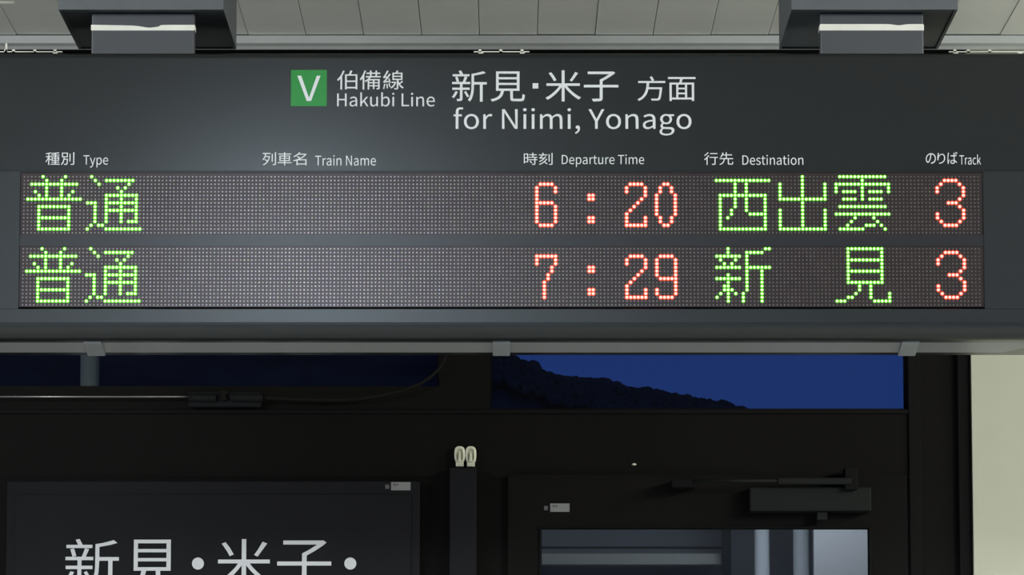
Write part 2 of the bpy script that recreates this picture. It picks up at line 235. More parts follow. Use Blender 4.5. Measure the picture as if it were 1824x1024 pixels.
# ------------------------------------------------------------------ outlines of the printed characters (1/1000 units)
G = json.loads('''{"伯":[[204,294,185,230,128,230,128,-27,154,-27,154,-11,282,-11,282,-25,309,-25,309,230,213,230,235,289],[154,99,282,99,282,15,154,15],[154,124,154,206,282,206,282,124],[97,293,85,258,70,224,53,192,33,164,12,140,28,117,60,156,60,-29,86,-29,86,200,116,269,122,287]],"備":[[82,294,58,231,44,201,28,175,11,151,25,124,53,166,53,-27,79,-27,79,216,106,287],[249,293,249,258,190,258,190,293,165,293,165,258,112,258,112,234,165,234,165,200,102,200,102,176,153,176,128,149,99,127,83,118,99,97,130,118,130,-27,155,-27,155,26,211,26,211,-20,235,-20,235,26,290,26,289,-4,262,-5,269,-26,305,-23,312,-17,315,-1,315,148,161,148,181,176,331,176,331,200,274,200,274,234,322,234,322,258,274,258,274,293],[190,200,190,234,249,234,249,200],[211,77,211,46,155,46,155,77],[235,77,290,77,290,46,235,46],[211,97,155,97,155,126,211,126],[235,97,235,126,290,126,290,97]],"線":[[183,186,293,186,293,154,183,154],[183,236,293,236,293,206,183,206],[64,66,71,-9,92,-6,83,69],[29,69,17,0,12,-14,33,-22,51,65],[96,73,113,15,132,21,114,78],[310,121,270,81,254,121,254,133,318,133,318,257,239,257,254,288,224,294,213,257,159,257,159,133,229,133,228,-1,227,-4,187,-4,195,-28,235,-26,246,-21,252,-13,254,1,254,67,276,29,290,13,304,-1,320,-13,338,8,312,26,290,49,280,63,329,105],[146,104,146,82,192,82,182,63,171,45,157,29,143,17,127,7,142,-11,163,3,181,21,198,43,211,70,221,100,206,105],[23,84,110,100,114,80,135,86,115,161,95,156,105,121,55,114,88,157,133,228,110,242,84,195,48,192,81,245,100,285,76,295,46,231,20,192,12,187,21,163,69,172,24,114,14,109]],"新":[[126,75,155,18,173,29,144,84],[47,82,30,45,14,24,33,11,57,48,69,77],[194,261,193,111,191,80,185,48,176,18,161,-9,181,-25,198,5,208,38,214,73,218,151,271,151,271,-26,297,-26,297,151,335,151,335,176,218,176,218,243,285,256,325,269,303,288,242,270],[75,290,90,257,21,257,21,235,176,235,176,257,118,257,99,296],[132,234,113,178,16,178,16,155,88,155,88,119,18,119,18,96,88,96,87,3,57,2,64,-21,96,-18,106,-14,111,-6,112,6,112,96,178,96,178,119,112,119,112,155,182,155,182,178,137,178,157,228],[44,228,58,178,81,184,70,223,65,233]],"見":[[90,200,260,200,260,164,90,164],[90,142,260,142,260,105,90,105],[90,258,260,258,260,222,90,222],[65,282,65,82,112,82,106,57,95,36,78,19,51,5,14,-5,29,-28,70,-15,100,2,120,24,133,51,140,82,197,82,199,-3,203,-14,210,-21,223,-24,297,-25,312,-23,323,-18,330,-6,334,12,337,39,313,49,310,13,307,5,302,1,229,1,225,7,224,82,286,82,286,282]],"米":[[285,277,256,222,234,189,256,178,313,265],[41,264,74,212,89,181,114,192,88,241,64,274],[161,294,161,159,20,159,20,133,140,133,120,104,95,76,69,50,41,28,12,10,32,-12,60,8,88,31,115,59,139,89,161,120,161,-28,188,-28,188,121,210,90,236,61,263,34,291,10,319,-9,339,14,311,31,282,52,255,77,230,105,209,133,329,133,329,159,188,159,188,294]],"子":[[163,189,163,138,18,138,18,112,163,112,162,1,91,-1,103,-28,163,-25,179,-20,188,-10,190,7,190,112,334,112,334,138,190,138,190,175,239,205,286,239,306,257,286,272,280,270,53,270,53,244,251,244,199,209]],"方":[[154,286,178,234,24,234,24,208,119,208,116,159,107,110,90,64,61,24,16,-8,35,-29,71,-5,97,23,117,55,131,90,139,126,265,126,257,52,253,28,248,13,239,2,166,2,175,-23,242,-23,254,-20,265,-12,272,0,278,19,288,87,293,151,144,152,148,208,328,208,328,234,180,234,205,244,179,296]],"面":[[136,117,210,117,210,77,136,77],[136,138,136,177,210,177,210,138],[136,56,210,56,210,15,136,15],[20,271,20,246,155,246,146,202,36,202,36,-28,62,-28,62,-9,287,-9,287,-28,314,-28,314,202,173,202,186,246,331,246,331,271],[62,15,62,177,112,177,112,15],[287,15,235,15,235,177,287,177]],"種":[[152,187,152,75,224,75,224,50,148,50,148,29,224,29,224,1,128,1,128,-21,338,-21,338,1,250,1,250,29,326,29,326,50,250,50,250,75,324,75,324,187,250,187,250,211,331,211,331,232,250,232,250,258,331,270,314,290,254,281,143,273,150,252,224,256,224,232,137,232,137,211,224,211,224,187],[175,123,224,123,224,95,175,95],[250,123,300,123,300,95,250,95],[175,168,224,168,224,140,175,140],[250,168,300,168,300,140,250,140],[126,289,87,276,15,261,23,241,74,249,74,195,17,195,17,171,71,171,50,122,24,77,10,60,23,36,45,68,74,128,74,-27,100,-27,100,124,132,80,148,101,100,149,100,171,144,171,144,195,100,195,100,255,145,269]],"別":[[208,252,208,58,233,58,233,252],[293,287,292,1,284,-2,231,-2,241,-28,296,-26,310,-20,317,-10,320,7,320,287],[57,255,147,255,147,187,57,187],[33,278,33,163,72,163,69,124,63,85,52,49,36,16,12,-11,30,-29,50,-8,65,16,77,43,85,72,91,102,149,102,142,18,134,-3,84,-3,91,-27,145,-25,157,-16,162,-7,169,34,174,125,94,125,97,163,172,163,172,278]],"列":[[225,254,225,57,251,57,251,254],[297,292,296,1,246,-1,255,-27,302,-24,314,-19,321,-10,324,6,324,292],[63,106,117,63,102,44,85,28,67,14,48,2,28,-8,43,-30,85,-5,122,28,152,72,175,127,189,193,173,198,90,197,105,250,200,250,200,275,21,275,21,250,78,250,60,188,48,161,34,136,19,114,39,97,66,139,81,173,161,173,145,118,131,86,78,125]],"車":[[55,212,55,76,161,76,161,47,19,47,19,23,161,23,161,-29,188,-29,188,23,333,23,333,47,188,47,188,76,296,76,296,212,188,212,188,238,321,238,321,262,188,262,188,294,161,294,161,262,29,262,29,238,161,238,161,212],[81,134,161,134,161,98,81,98],[188,134,270,134,270,98,188,98],[81,190,161,190,161,154,81,154],[188,190,270,190,270,154,188,154]],"名":[[92,185,146,142,95,119,43,102,16,96,30,71,88,89,88,-28,114,-28,114,-9,271,-9,271,-28,297,-28,297,119,158,119,192,139,223,162,251,188,276,218,296,250,278,261,273,259,150,259,172,289,142,295,127,275,108,253,85,233,56,213,24,196,43,175,80,198,126,235,257,235,227,200,191,170,171,156,112,200],[271,15,114,15,114,95,271,95]],"時":[[156,73,186,35,200,12,223,25,198,62,177,85],[221,294,221,252,147,252,147,229,221,229,221,185,133,185,133,161,267,161,267,121,134,121,134,98,267,98,266,-1,213,-3,222,-28,271,-25,284,-20,291,-11,293,3,293,98,334,98,334,121,293,121,293,161,338,161,338,185,247,185,247,229,323,229,323,252,247,252,247,294],[102,146,102,65,51,65,51,146],[102,169,51,169,51,247,102,247],[27,271,27,12,51,12,51,41,127,41,127,271]],"刻":[[298,290,297,1,242,-2,251,-27,302,-24,315,-19,322,-10,324,6,324,290],[235,254,235,58,260,58,260,254],[161,202,140,168,69,165,118,227,210,227,210,251,138,251,120,287,114,296,90,289,109,251,19,251,19,227,88,227,36,165,29,162,37,138,121,146,86,112,45,84,23,72,40,51,74,72,107,97,137,126,163,159,185,195],[184,136,160,100,131,68,97,39,60,15,21,-5,37,-27,80,-3,121,26,140,43,195,-12,214,5,157,59,190,98,208,126]],"行":[[152,273,152,248,325,248,325,273],[93,294,66,262,30,231,12,218,28,197,67,228,103,265,119,284],[137,176,137,151,255,151,254,1,191,-1,200,-27,258,-25,272,-20,279,-10,282,6,282,151,334,151,334,176],[107,219,91,195,52,150,9,113,27,91,67,127,67,-29,93,-29,93,156,132,210]],"先":[[162,294,162,239,100,239,113,280,86,286,72,239,49,193,36,173,58,161,84,202,90,214,162,214,162,144,21,144,21,118,113,118,108,85,98,55,81,30,55,9,16,-8,33,-30,74,-10,103,14,122,44,134,79,140,118,207,118,208,0,212,-11,219,-18,230,-21,296,-22,310,-21,321,-14,327,-2,332,17,334,44,310,55,307,17,304,8,300,4,238,4,234,10,233,118,329,118,329,144,188,144,188,214,304,214,304,239,188,239,188,294]],"の":[[167,225,152,148,136,99,125,76,115,60,104,51,94,48,84,50,75,57,66,70,60,88,58,111,63,141,77,169,99,195,130,214],[196,225,228,218,254,203,273,181,285,154,289,124,284,90,271,64,251,43,227,29,170,15,187,-11,232,0,269,20,296,47,312,81,318,123,312,163,294,199,266,227,229,245,184,251,135,244,93,223,60,192,39,153,31,109,34,77,44,51,58,32,75,20,93,15,112,20,130,33,146,55,161,85,180,144]],"り":[[119,276,88,277,75,156,78,78,105,81,104,124,111,153,125,182,144,208,167,226,193,233,213,229,228,216,240,195,246,169,249,138,242,92,223,57,194,33,156,17,113,8,130,-18,178,-5,219,16,250,46,270,86,277,138,273,179,263,212,246,237,224,253,197,258,172,254,149,241,129,222,113,201,102,179,114,259]],"ば":[[81,264,50,266,33,126,33,67,41,0,45,-17,70,-15,70,13,95,90,81,102,61,50,57,99,62,156],[284,277,267,272,287,222,305,229],[319,288,302,283,322,234,340,240],[228,61,227,36,224,25,217,18,206,13,190,11,176,12,165,15,156,21,150,28,148,38,150,48,156,56,165,61,178,65,214,65],[254,266,222,266,224,201,131,203,131,177,190,175,224,175,227,85,195,88,170,86,150,78,135,67,126,52,123,36,126,18,135,4,150,-6,170,-13,195,-15,220,-12,237,-3,248,10,254,25,256,49,309,8,324,32,286,61,255,77,251,177,311,183,311,210,251,202]],"V":[[82,0,120,0,201,257,168,257,102,33,34,257,0,257]],"Hakubi Line":[[35,0,68,0,68,121,187,121,187,0,220,0,220,257,187,257,187,149,68,149,68,257,35,257],[331,-5,345,-3,371,7,394,23,398,0,424,0,424,117,422,143,414,165,401,181,383,191,358,195,340,194,308,184,284,170,296,148,328,164,353,168,369,166,380,159,387,148,391,135,392,120,349,114,316,103,293,90,280,72,276,49,278,31,286,16,298,5,313,-2],[329,22,320,26,313,31,308,40,306,51,309,65,318,77,334,86,359,94,392,99,392,46,371,30,351,22],[484,0,516,0,516,50,551,92,607,0,642,0,570,113,633,190,598,190,517,90,516,279,484,279],[733,-5,748,-3,761,2,785,18,796,30,799,0,826,0,826,190,794,190,794,55,774,34,764,28,754,24,743,23,729,25,719,31,712,41,708,55,707,190,675,190,675,70,677,43,684,23,695,8,712,-2],[974,-5,999,0,1022,13,1040,34,1052,62,1056,98,1053,131,1044,158,1029,178,1007,191,981,195,968,194,943,184,921,168,922,279,890,279,890,0,916,0,918,20,941,5,963,-3],[968,22,952,25,932,34,922,42,922,142,943,159,963,167,973,168,992,165,1006,155,1016,141,1021,121,1023,98,1020,72,1013,51,1001,35,986,26],[1106,0,1139,0,1139,190,1106,190],[1130,230,1140,238,1144,251,1140,263,1130,270,1116,270,1105,263,1102,251,1105,238,1116,230],[1284,0,1429,0,1429,28,1317,28,1317,257,1284,257],[1471,0,1504,0,1504,190,1471,190],[1494,230,1505,238,1509,251,1505,263,1494,270,1480,270,1470,263,1466,251,1470,238,1480,230],[1568,0,1600,0,1600,138,1621,157,1641,166,1652,167,1665,165,1675,159,1682,150,1686,135,1688,0,1720,0,1720,120,1717,147,1711,168,1699,183,1683,192,1661,195,1647,193,1633,189,1609,173,1598,162,1594,190,1568,190],[1858,-5,1886,-1,1910,9,1921,15,1909,36,1882,24,1862,21,1841,24,1825,33,1811,47,1803,65,1799,88,1927,88,1928,106,1925,136,1915,161,1900,179,1879,191,1852,195,1827,191,1804,178,1785,157,1772,129,1767,95,1772,60,1785,33,1804,12,1829,0],[1798,110,1803,131,1811,147,1823,160,1837,167,1853,169,1869,167,1882,160,1892,148,1898,131,1900,110]],"for Niimi, Yonago":[[12,164,37,164,37,0,69,0,69,164,110,164,110,190,69,190,70,234,74,244,79,252,86,256,113,254,118,252,125,277,93,283,73,280,57,272,46,259,40,242,37,221,37,190,12,188],[220,-5,247,0,271,12,290,33,303,60,308,95,303,130,290,158,271,178,247,191,220,195,193,191,169,178,150,158,137,130,132,95,137,60,150,33,169,12,193,0],[220,22,202,25,186,35,175,50,167,71,165,95,167,119,175,140,186,155,202,165,220,168,238,165,254,155,265,140,273,119,275,95,273,71,265,50,254,35,238,25],[358,0,390,0,390,122,399,139,408,152,418,160,428,165,457,163,463,191,442,195,430,193,418,188,407,180,397,169,388,155,384,190,358,190],[576,0,606,0,602,215,725,0,758,0,758,257,727,257,732,42,609,257,576,257],[826,0,858,0,858,190,826,190],[849,230,859,238,863,251,859,263,849,270,835,270,824,263,821,251,824,238,835,230],[922,0,954,0,954,190,922,190],[945,230,955,238,959,251,955,263,945,270,931,270,921,263,917,251,921,238,931,230],[1018,0,1050,0,1050,138,1070,157,1089,166,1098,167,1111,165,1121,159,1128,150,1132,135,1133,0,1165,0,1165,138,1186,157,1204,166,1213,167,1226,165,1236,159,1243,150,1247,135,1249,0,1280,0,1280,120,1278,147,1271,168,1260,183,1244,192,1223,195,1209,193,1196,188,1172,171,1160,159,1154,171,1147,181,1136,189,1124,193,1107,195,1094,193,1082,189,1059,173,1048,162,1044,190,1018,190],[1342,0,1375,0,1375,190,1342,190],[1366,230,1376,238,1380,251,1376,263,1366,270,1352,270,1341,263,1338,251,1341,238,1352,230],[1433,-67,1450,-57,1464,-45,1475,-30,1482,-13,1484,7,1483,20,1479,30,1474,38,1466,42,1457,44,1443,40,1434,29,1433,22,1434,14,1443,3,1460,0,1458,-12,1454,-23,1447,-33,1437,-41,1425,-48],[1659,0,1691,0,1691,99,1769,257,1735,257,1676,128,1616,257,1582,257,1659,99],[1874,-5,1901,0,1925,12,1945,33,1958,60,1962,95,1958,130,1945,158,1925,178,1901,191,1874,195,1847,191,1823,178,1804,158,1791,130,1786,95,1791,60,1804,33,1823,12,1847,0],[1874,22,1856,25,1841,35,1829,50,1822,71,1819,95,1822,119,1829,140,1841,155,1856,165,1874,168,1893,165,1908,155,1920,140,1927,119,1930,95,1927,71,1920,50,1908,35,1893,25],[2013,0,2045,0,2045,138,2066,157,2086,166,2097,167,2110,165,2120,159,2127,150,2131,135,2133,0,2165,0,2165,120,2162,147,2156,168,2144,183,2128,192,2106,195,2092,193,2078,189,2054,173,2043,162,2039,190,2013,190],[2270,-5,2284,-3,2310,7,2333,23,2337,0,2363,0,2363,117,2361,143,2353,165,2341,181,2322,191,2297,195,2279,194,2247,184,2223,170,2235,148,2267,164,2292,168,2308,166,2319,159,2326,148,2330,135,2331,120,2288,114,2255,103,2232,90,2219,72,2215,49,2217,31,2225,16,2237,5,2252,-2],[2268,22,2259,26,2252,31,2247,40,2245,51,2248,65,2257,77,2273,86,2298,94,2331,99,2331,46,2310,30,2290,22],[2487,-88,2520,-84,2547,-75,2567,-60,2579,-42,2584,-22,2581,-5,2573,8,2560,17,2541,22,2467,24,2457,27,2451,32,2448,37,2447,50,2459,67,2487,60,2509,63,2529,72,2543,86,2553,104,2557,126,2554,145,2546,160,2541,166,2580,166,2580,190,2514,190,2487,195,2465,192,2446,183,2430,169,2420,150,2416,127,2417,114,2427,92,2441,76,2424,56,2420,39,2423,23,2431,12,2437,8,2419,-9,2410,-27,2409,-37,2413,-55,2423,-69,2440,-79,2461,-85],[2487,82,2475,84,2463,90,2455,99,2449,112,2447,127,2449,142,2455,155,2463,164,2474,170,2487,172,2500,170,2511,164,2520,155,2526,142,2528,127,2526,112,2520,99,2511,90,2500,84],[2492,-65,2473,-64,2458,-60,2446,-53,2439,-43,2437,-32,2440,-19,2449,-6,2456,0,2481,-3,2527,-4,2538,-6,2546,-11,2551,-18,2552,-27,2549,-38,2542,-49,2529,-58,2512,-63],[2695,-5,2722,0,2746,12,2765,33,2778,60,2783,95,2778,130,2765,158,2746,178,2722,191,2695,195,2668,191,2644,178,2624,158,2611,130,2607,95,2611,60,2624,33,2644,12,2668,0],[2695,22,2676,25,2661,35,2650,50,2642,71,2640,95,2642,119,2650,140,2661,155,2676,165,2695,168,2713,165,2728,155,2740,140,2747,119,2750,95,2747,71,2740,50,2728,35,2713,25]],"Type":[[89,0,121,0,121,229,199,229,199,257,11,257,11,229,89,229],[266,-79,283,-69,296,-55,307,-37,316,-16,388,190,356,190,307,31,248,190,214,190,291,0,281,-28,274,-39,266,-48,256,-54,229,-53,223,-78,240,-82],[424,-80,457,-80,456,18,476,4,498,-4,508,-5,533,0,556,13,574,34,586,62,591,98,588,131,578,158,563,178,542,191,515,195,502,194,477,184,454,168,451,190,424,190],[503,22,486,25,467,34,457,42,457,142,478,159,497,167,507,168,526,165,540,155,550,141,556,121,557,98,555,72,547,51,536,35,521,26],[718,-5,747,-1,770,9,781,15,770,36,743,24,722,21,702,24,685,33,672,47,663,65,659,88,787,88,789,106,785,136,776,161,760,179,739,191,713,195,687,191,664,178,645,157,632,129,627,95,632,60,645,33,665,12,690,0],[659,110,663,131,672,147,683,160,698,167,713,169,730,167,743,160,752,148,758,131,761,110]],"Train Name":[[89,0,121,0,121,229,199,229,199,257,11,257,11,229,89,229],[242,0,274,0,274,122,282,139,292,152,302,160,312,165,340,163,346,191,326,195,314,193,302,188,291,180,281,169,272,155,268,190,242,190],[422,-5,435,-3,461,7,485,23,488,0,515,0,515,117,512,143,505,165,492,181,474,191,449,195,431,194,399,184,374,170,387,148,418,164,444,168,460,166,471,159,478,148,482,135,483,120,440,114,407,103,384,90,371,72,366,49,369,31,377,16,388,5,404,-2],[420,22,411,26,403,31,399,40,397,51,400,65,409,77,425,86,449,94,483,99,483,46,462,30,441,22],[575,0,607,0,607,190,575,190],[598,230,609,238,612,251,609,263,598,270,584,270,574,263,570,251,574,238,584,230],[671,0,703,0,703,138,724,157,744,166,755,167,769,165,779,159,786,150,790,135,791,0,823,0,823,120,821,147,814,168,803,183,786,192,765,195,750,193,737,189,712,173,701,162,697,190,671,190],[966,0,997,0,993,215,1116,0,1149,0,1149,257,1118,257,1123,42,999,257,966,257],[1260,-5,1274,-3,1300,7,1323,23,1327,0,1353,0,1353,117,1351,143,1344,165,1331,181,1312,191,1287,195,1270,194,1238,184,1213,170,1225,148,1257,164,1282,168,1298,166,1309,159,1317,148,1320,135,1321,120,1278,114,1245,103,1223,90,1209,72,1205,49,1208,31,1215,16,1227,5,1242,-2],[1259,22,1249,26,1242,31,1237,40,1236,51,1238,65,1247,77,1264,86,1288,94,1321,99,1321,46,1300,30,1280,22],[1414,0,1446,0,1446,138,1466,157,1485,166,1493,167,1506,165,1516,159,1523,150,1527,135,1529,0,1561,0,1561,138,1581,157,1600,166,1609,167,1621,165,1631,159,1638,150,1643,135,1644,0,1676,0,1676,120,1674,147,1667,168,1655,183,1639,192,1618,195,1605,193,1592,188,1567,171,1555,159,1550,171,1542,181,1532,189,1519,193,1503,195,1490,193,1477,189,1454,173,1444,162,1440,190,1414,190],[1815,-5,1843,-1,1867,9,1877,15,1866,36,1839,24,1818,21,1798,24,1781,33,1768,47,1759,65,1755,88,1883,88,1885,106,1882,136,1872,161,1857,179,1835,191,1809,195,1783,191,1760,178,1741,157,1728,129,1724,95,1728,60,1741,33,1761,12,1786,0],[1755,110,1759,131,1768,147,1780,160,1794,167,1810,169,1826,167,1839,160,1849,148,1855,131,1857,110]],"Departure Time":[[35,0,101,0,143,6,176,22,200,49,215,85,220,129,215,174,200,209,176,235,142,251,99,257,35,257],[68,27,68,230,97,230,129,226,155,214,173,193,183,165,187,129,183,94,173,65,155,44,129,31,97,27],[350,-5,378,-1,402,9,412,15,401,36,374,24,354,21,333,24,316,33,303,47,295,65,291,88,419,88,420,106,417,136,407,161,392,179,371,191,344,195,319,191,295,178,277,157,264,129,259,95,264,60,277,33,296,12,321,0],[290,110,295,131,303,147,315,160,329,167,345,169,361,167,374,160,384,148,390,131,392,110],[467,-80,499,-80,498,18,519,4,540,-4,551,-5,576,0,599,13,617,34,629,62,633,98,630,131,621,158,606,178,584,191,558,195,545,194,520,184,497,168,493,190,467,190],[546,22,529,25,509,34,499,42,499,142,520,159,540,167,550,168,569,165,583,155,593,141,598,121,600,98,597,72,590,51,578,35,563,26],[728,-5,742,-3,768,7,791,23,795,0,821,0,821,117,819,143,811,165,799,181,780,191,755,195,737,194,705,184,681,170,693,148,725,164,750,168,766,166,777,159,784,148,788,135,789,120,746,114,713,103,690,90,677,72,673,49,675,31,683,16,695,5,710,-2],[726,22,717,26,710,31,705,40,703,51,706,65,715,77,731,86,756,94,789,99,789,46,768,30,748,22],[881,0,914,0,914,122,922,139,931,152,941,160,951,165,980,163,986,191,965,195,953,193,941,188,930,180,920,169,911,155,908,190,881,190],[1084,-4,1112,2,1106,27,1084,21,1073,23,1064,28,1059,35,1056,45,1055,164,1106,164,1106,190,1055,190,1055,244,1028,244,1025,190,994,188,994,164,1023,164,1023,59,1025,38,1030,20,1040,7,1056,-2],[1205,-5,1220,-3,1233,2,1257,18,1268,30,1271,0,1298,0,1298,190,1266,190,1266,55,1245,34,1236,28,1225,24,1214,23,1201,25,1191,31,1184,41,1180,55,1179,190,1146,190,1146,70,1149,43,1155,23,1167,8,1183,-2],[1362,0,1394,0,1394,122,1402,139,1412,152,1422,160,1432,165,1460,163,1466,191,1446,195,1433,193,1422,188,1410,180,1401,169,1392,155,1388,190,1362,190],[1575,-5,1603,-1,1627,9,1637,15,1626,36,1599,24,1578,21,1558,24,1541,33,1528,47,1519,65,1515,88,1643,88,1645,106,1641,136,1632,161,1616,179,1595,191,1569,195,1543,191,1520,178,1501,157,1488,129,1484,95,1488,60,1501,33,1521,12,1546,0],[1515,110,1519,131,1528,147,1540,160,1554,167,1569,169,1586,167,1599,160,1609,148,1615,131,1617,110],[1826,0,1859,0,1859,229,1937,229,1937,257,1749,257,1749,229,1826,229],[1980,0,2012,0,2012,190,1980,190],[2003,230,2013,238,2017,251,2013,263,2003,270,1989,270,1979,263,1975,251,1979,238,1989,230],[2076,0,2108,0,2108,138,2128,157,2147,166,2156,167,2169,165,2179,159,2186,150,2190,135,2191,0,2223,0,2223,138,2243,157,2262,166,2271,167,2284,165,2294,159,2301,150,2305,135,2306,0,2338,0,2338,120,2336,147,2329,168,2318,183,2302,192,2281,195,2267,193,2254,188,2230,171,2218,159,2212,171,2204,181,2194,189,2181,193,2165,195,2152,193,2139,189,2117,173,2106,162,2102,190,2076,190],[2477,-5,2505,-1,2529,9,2540,15,2528,36,2501,24,2481,21,2461,24,2444,33,2430,47,2422,65,2418,88,2546,88,2547,106,2544,136,2535,161,2519,179,2498,191,2471,195,2446,191,2423,178,2404,157,2391,129,2386,95,2391,60,2404,33,2423,12,2448,0],[2417,110,2422,131,2430,147,2442,160,2456,167,2472,169,2488,167,2501,160,2511,148,2517,131,2519,110]],"Destination":[[35,0,101,0,143,6,176,22,200,49,215,85,220,129,215,174,200,209,176,235,142,251,99,257,35,257],[68,27,68,230,97,230,129,226,155,214,173,193,183,165,187,129,183,94,173,65,155,44,129,31,97,27],[350,-5,378,-1,402,9,412,15,401,36,374,24,354,21,333,24,316,33,303,47,295,65,291,88,419,88,420,106,417,136,407,161,392,179,371,191,344,195,319,191,295,178,277,157,264,129,259,95,264,60,277,33,296,12,321,0],[290,110,295,131,303,147,315,160,329,167,345,169,361,167,374,160,384,148,390,131,392,110],[517,-5,541,-2,560,6,574,19,583,34,586,52,582,71,573,85,560,95,504,120,495,126,489,133,487,143,488,151,493,159,500,165,509,169,532,169,558,159,565,153,581,173,561,186,536,194,522,195,499,192,481,185,468,173,459,158,457,141,460,124,468,111,481,100,536,76,546,69,553,60,555,50,554,41,549,32,542,26,531,22,518,20,493,24,472,35,461,43,446,22,471,6,501,-3],[698,-4,726,2,720,27,698,21,686,23,678,28,672,35,669,45,668,164,720,164,720,190,668,190,668,244,642,244,638,190,608,188,608,164,637,164,637,59,638,38,644,20,654,7,669,-2],[763,0,795,0,795,190,763,190],[786,230,797,238,800,251,797,263,786,270,772,270,762,263,758,251,762,238,772,230],[859,0,891,0,891,138,912,157,932,166,943,167,957,165,967,159,974,150,978,135,979,0,1011,0,1011,120,1009,147,1002,168,991,183,974,192,953,195,938,193,925,189,900,173,889,162,886,190,859,190],[1117,-5,1130,-3,1156,7,1180,23,1183,0,1210,0,1210,117,1207,143,1200,165,1187,181,1169,191,1144,195,1126,194,1094,184,1069,170,1082,148,1113,164,1139,168,1155,166,1166,159,1173,148,1177,135,1178,120,1135,114,1102,103,1079,90,1066,72,1061,49,1064,31,1072,16,1083,5,1099,-2],[1115,22,1106,26,1098,31,1094,40,1092,51,1095,65,1104,77,1120,86,1144,94,1178,99,1178,46,1157,30,1136,22],[1337,-4,1365,2,1359,27,1337,21,1325,23,1317,28,1311,35,1308,45,1307,164,1359,164,1359,190,1307,190,1307,244,1281,244,1277,190,1247,188,1247,164,1276,164,1276,59,1277,38,1283,20,1293,7,1308,-2],[1402,0,1434,0,1434,190,1402,190],[1425,230,1436,238,1439,251,1436,263,1425,270,1411,270,1401,263,1397,251,1401,238,1411,230],[1572,-5,1599,0,1623,12,1642,33,1655,60,1660,95,1655,130,1642,158,1623,178,1599,191,1572,195,1545,191,1521,178,1502,158,1489,130,1484,95,1489,60,1502,33,1521,12,1545,0],[1572,22,1554,25,1539,35,1527,50,1520,71,1517,95,1520,119,1527,140,1539,155,1554,165,1572,168,1591,165,1606,155,1617,140,1625,119,1627,95,1625,71,1617,50,1606,35,1591,25],[1710,0,1743,0,1743,138,1763,157,1783,166,1794,167,1808,165,1818,159,1825,150,1829,135,1831,0,1862,0,1862,120,1860,147,1853,168,1842,183,1826,192,1804,195,1789,193,1776,189,1752,173,1741,162,1737,190,1710,190]],"Track":[[89,0,121,0,121,229,199,229,199,257,11,257,11,229,89,229],[242,0,274,0,274,122,282,139,292,152,302,160,312,165,340,163,346,191,326,195,314,193,302,188,291,180,281,169,272,155,268,190,242,190],[422,-5,435,-3,461,7,485,23,488,0,515,0,515,117,512,143,505,165,492,181,474,191,449,195,431,194,399,184,374,170,387,148,418,164,444,168,460,166,471,159,478,148,482,135,483,120,440,114,407,103,384,90,371,72,366,49,369,31,377,16,388,5,404,-2],[420,22,411,26,403,31,399,40,397,51,400,65,409,77,425,86,449,94,483,99,483,46,462,30,441,22],[650,-5,676,0,701,11,711,19,697,41,682,30,663,23,653,22,633,25,617,35,604,50,597,71,594,95,597,119,605,140,618,155,634,165,654,168,670,165,692,152,708,173,690,186,666,194,652,195,624,191,599,178,579,158,566,130,561,95,565,60,578,33,597,12,621,0],[754,0,785,0,785,50,821,92,876,0,911,0,839,113,903,190,867,190,786,90,785,279,754,279]]}''')

# ------------------------------------------------------------------ materials
M = {}
M['housing'] = mat('board_dark_grey', (.0080, .0090, .0095, 1), .22, noise=.04, scale=60)
M['housing_side'] = mat('board_side_grey', (.040, .042, .044, 1), .45)
M['bezel'] = mat('bezel_grey', (.011, .013, .0145, 1), .27, noise=.04, scale=60)
M['divider'] = mat('divider_dark_grey', (.013, .013, .0155, 1), .27)
M['led_panel'] = mat('led_panel_brown_black', (.020, .0145, .0135, 1), .27, noise=.12, scale=25, stint=(1.0, .86, .90, 1))
M['letter'] = mat('white_lettering', (.60, .61, .615, 1), .3)
M['letter_dim'] = mat('greyish_lettering', (.56, .57, .59, 1), .5)
M['green'] = mat('green_symbol', (.010, .20, .026, 1), .3)
M['cream'] = mat('cream_wall_paint', (.425, .43, .345, 1), .75, noise=.02, scale=5, bump=.1)
M['ceiling'] = mat('pale_ceiling_board', (.72, .73, .70, 1), .6, noise=.05, scale=4)
M['trim'] = mat('pale_trim', (.40, .415, .41, 1), .5, noise=.05, scale=6)
M['duct'] = mat('grey_duct_paint', (.083, .092, .099, 1), .5, noise=.05, scale=8)
M['post'] = mat('grey_post_paint', (.058, .063, .071, 1), .5, noise=.05, scale=8)
M['tape'] = mat('pale_tape', (.80, .79, .70, 1), .6, noise=.05, scale=20)
M['black'] = mat('black_wall_paint', (.0036, .0031, .0028, 1), .85, noise=.2, scale=3, spec=.15)
M['black2'] = mat('black_panel_paint', (.0065, .0066, .0085, 1), .8, noise=.15, scale=5, spec=.2)
M['frame'] = mat('black_frame_metal', (.0028, .0027, .0027, 1), .8, spec=.15)
M['closer'] = mat('closer_dark_grey', (.0055, .0068, .0064, 1), .7, spec=.2)
M['steel'] = mat('dull_steel', (.35, .35, .34, 1), .35, metal=.8)
M['hook'] = mat('cream_plastic', (.72, .72, .56, 1), .4)
M['hook_dark'] = mat('cream_plastic_web', (.56, .53, .43, 1), .5)
M['sticker'] = mat('grey_sticker', (.22, .22, .22, 1), .5)
M['ink'] = mat('sticker_ink', (.09, .09, .09, 1), .6)
M['clip'] = mat('grey_plastic_clip', (.25, .265, .275, 1), .5)
M['cable'] = mat('dark_cable', (.010, .0095, .0085, 1), .8, spec=.1)
M['floor'] = mat('platform_floor', (.33, .33, .31, 1), .8, noise=.1, scale=6)
M['concrete'] = mat('dark_ground', (.03, .03, .03, 1), .9)
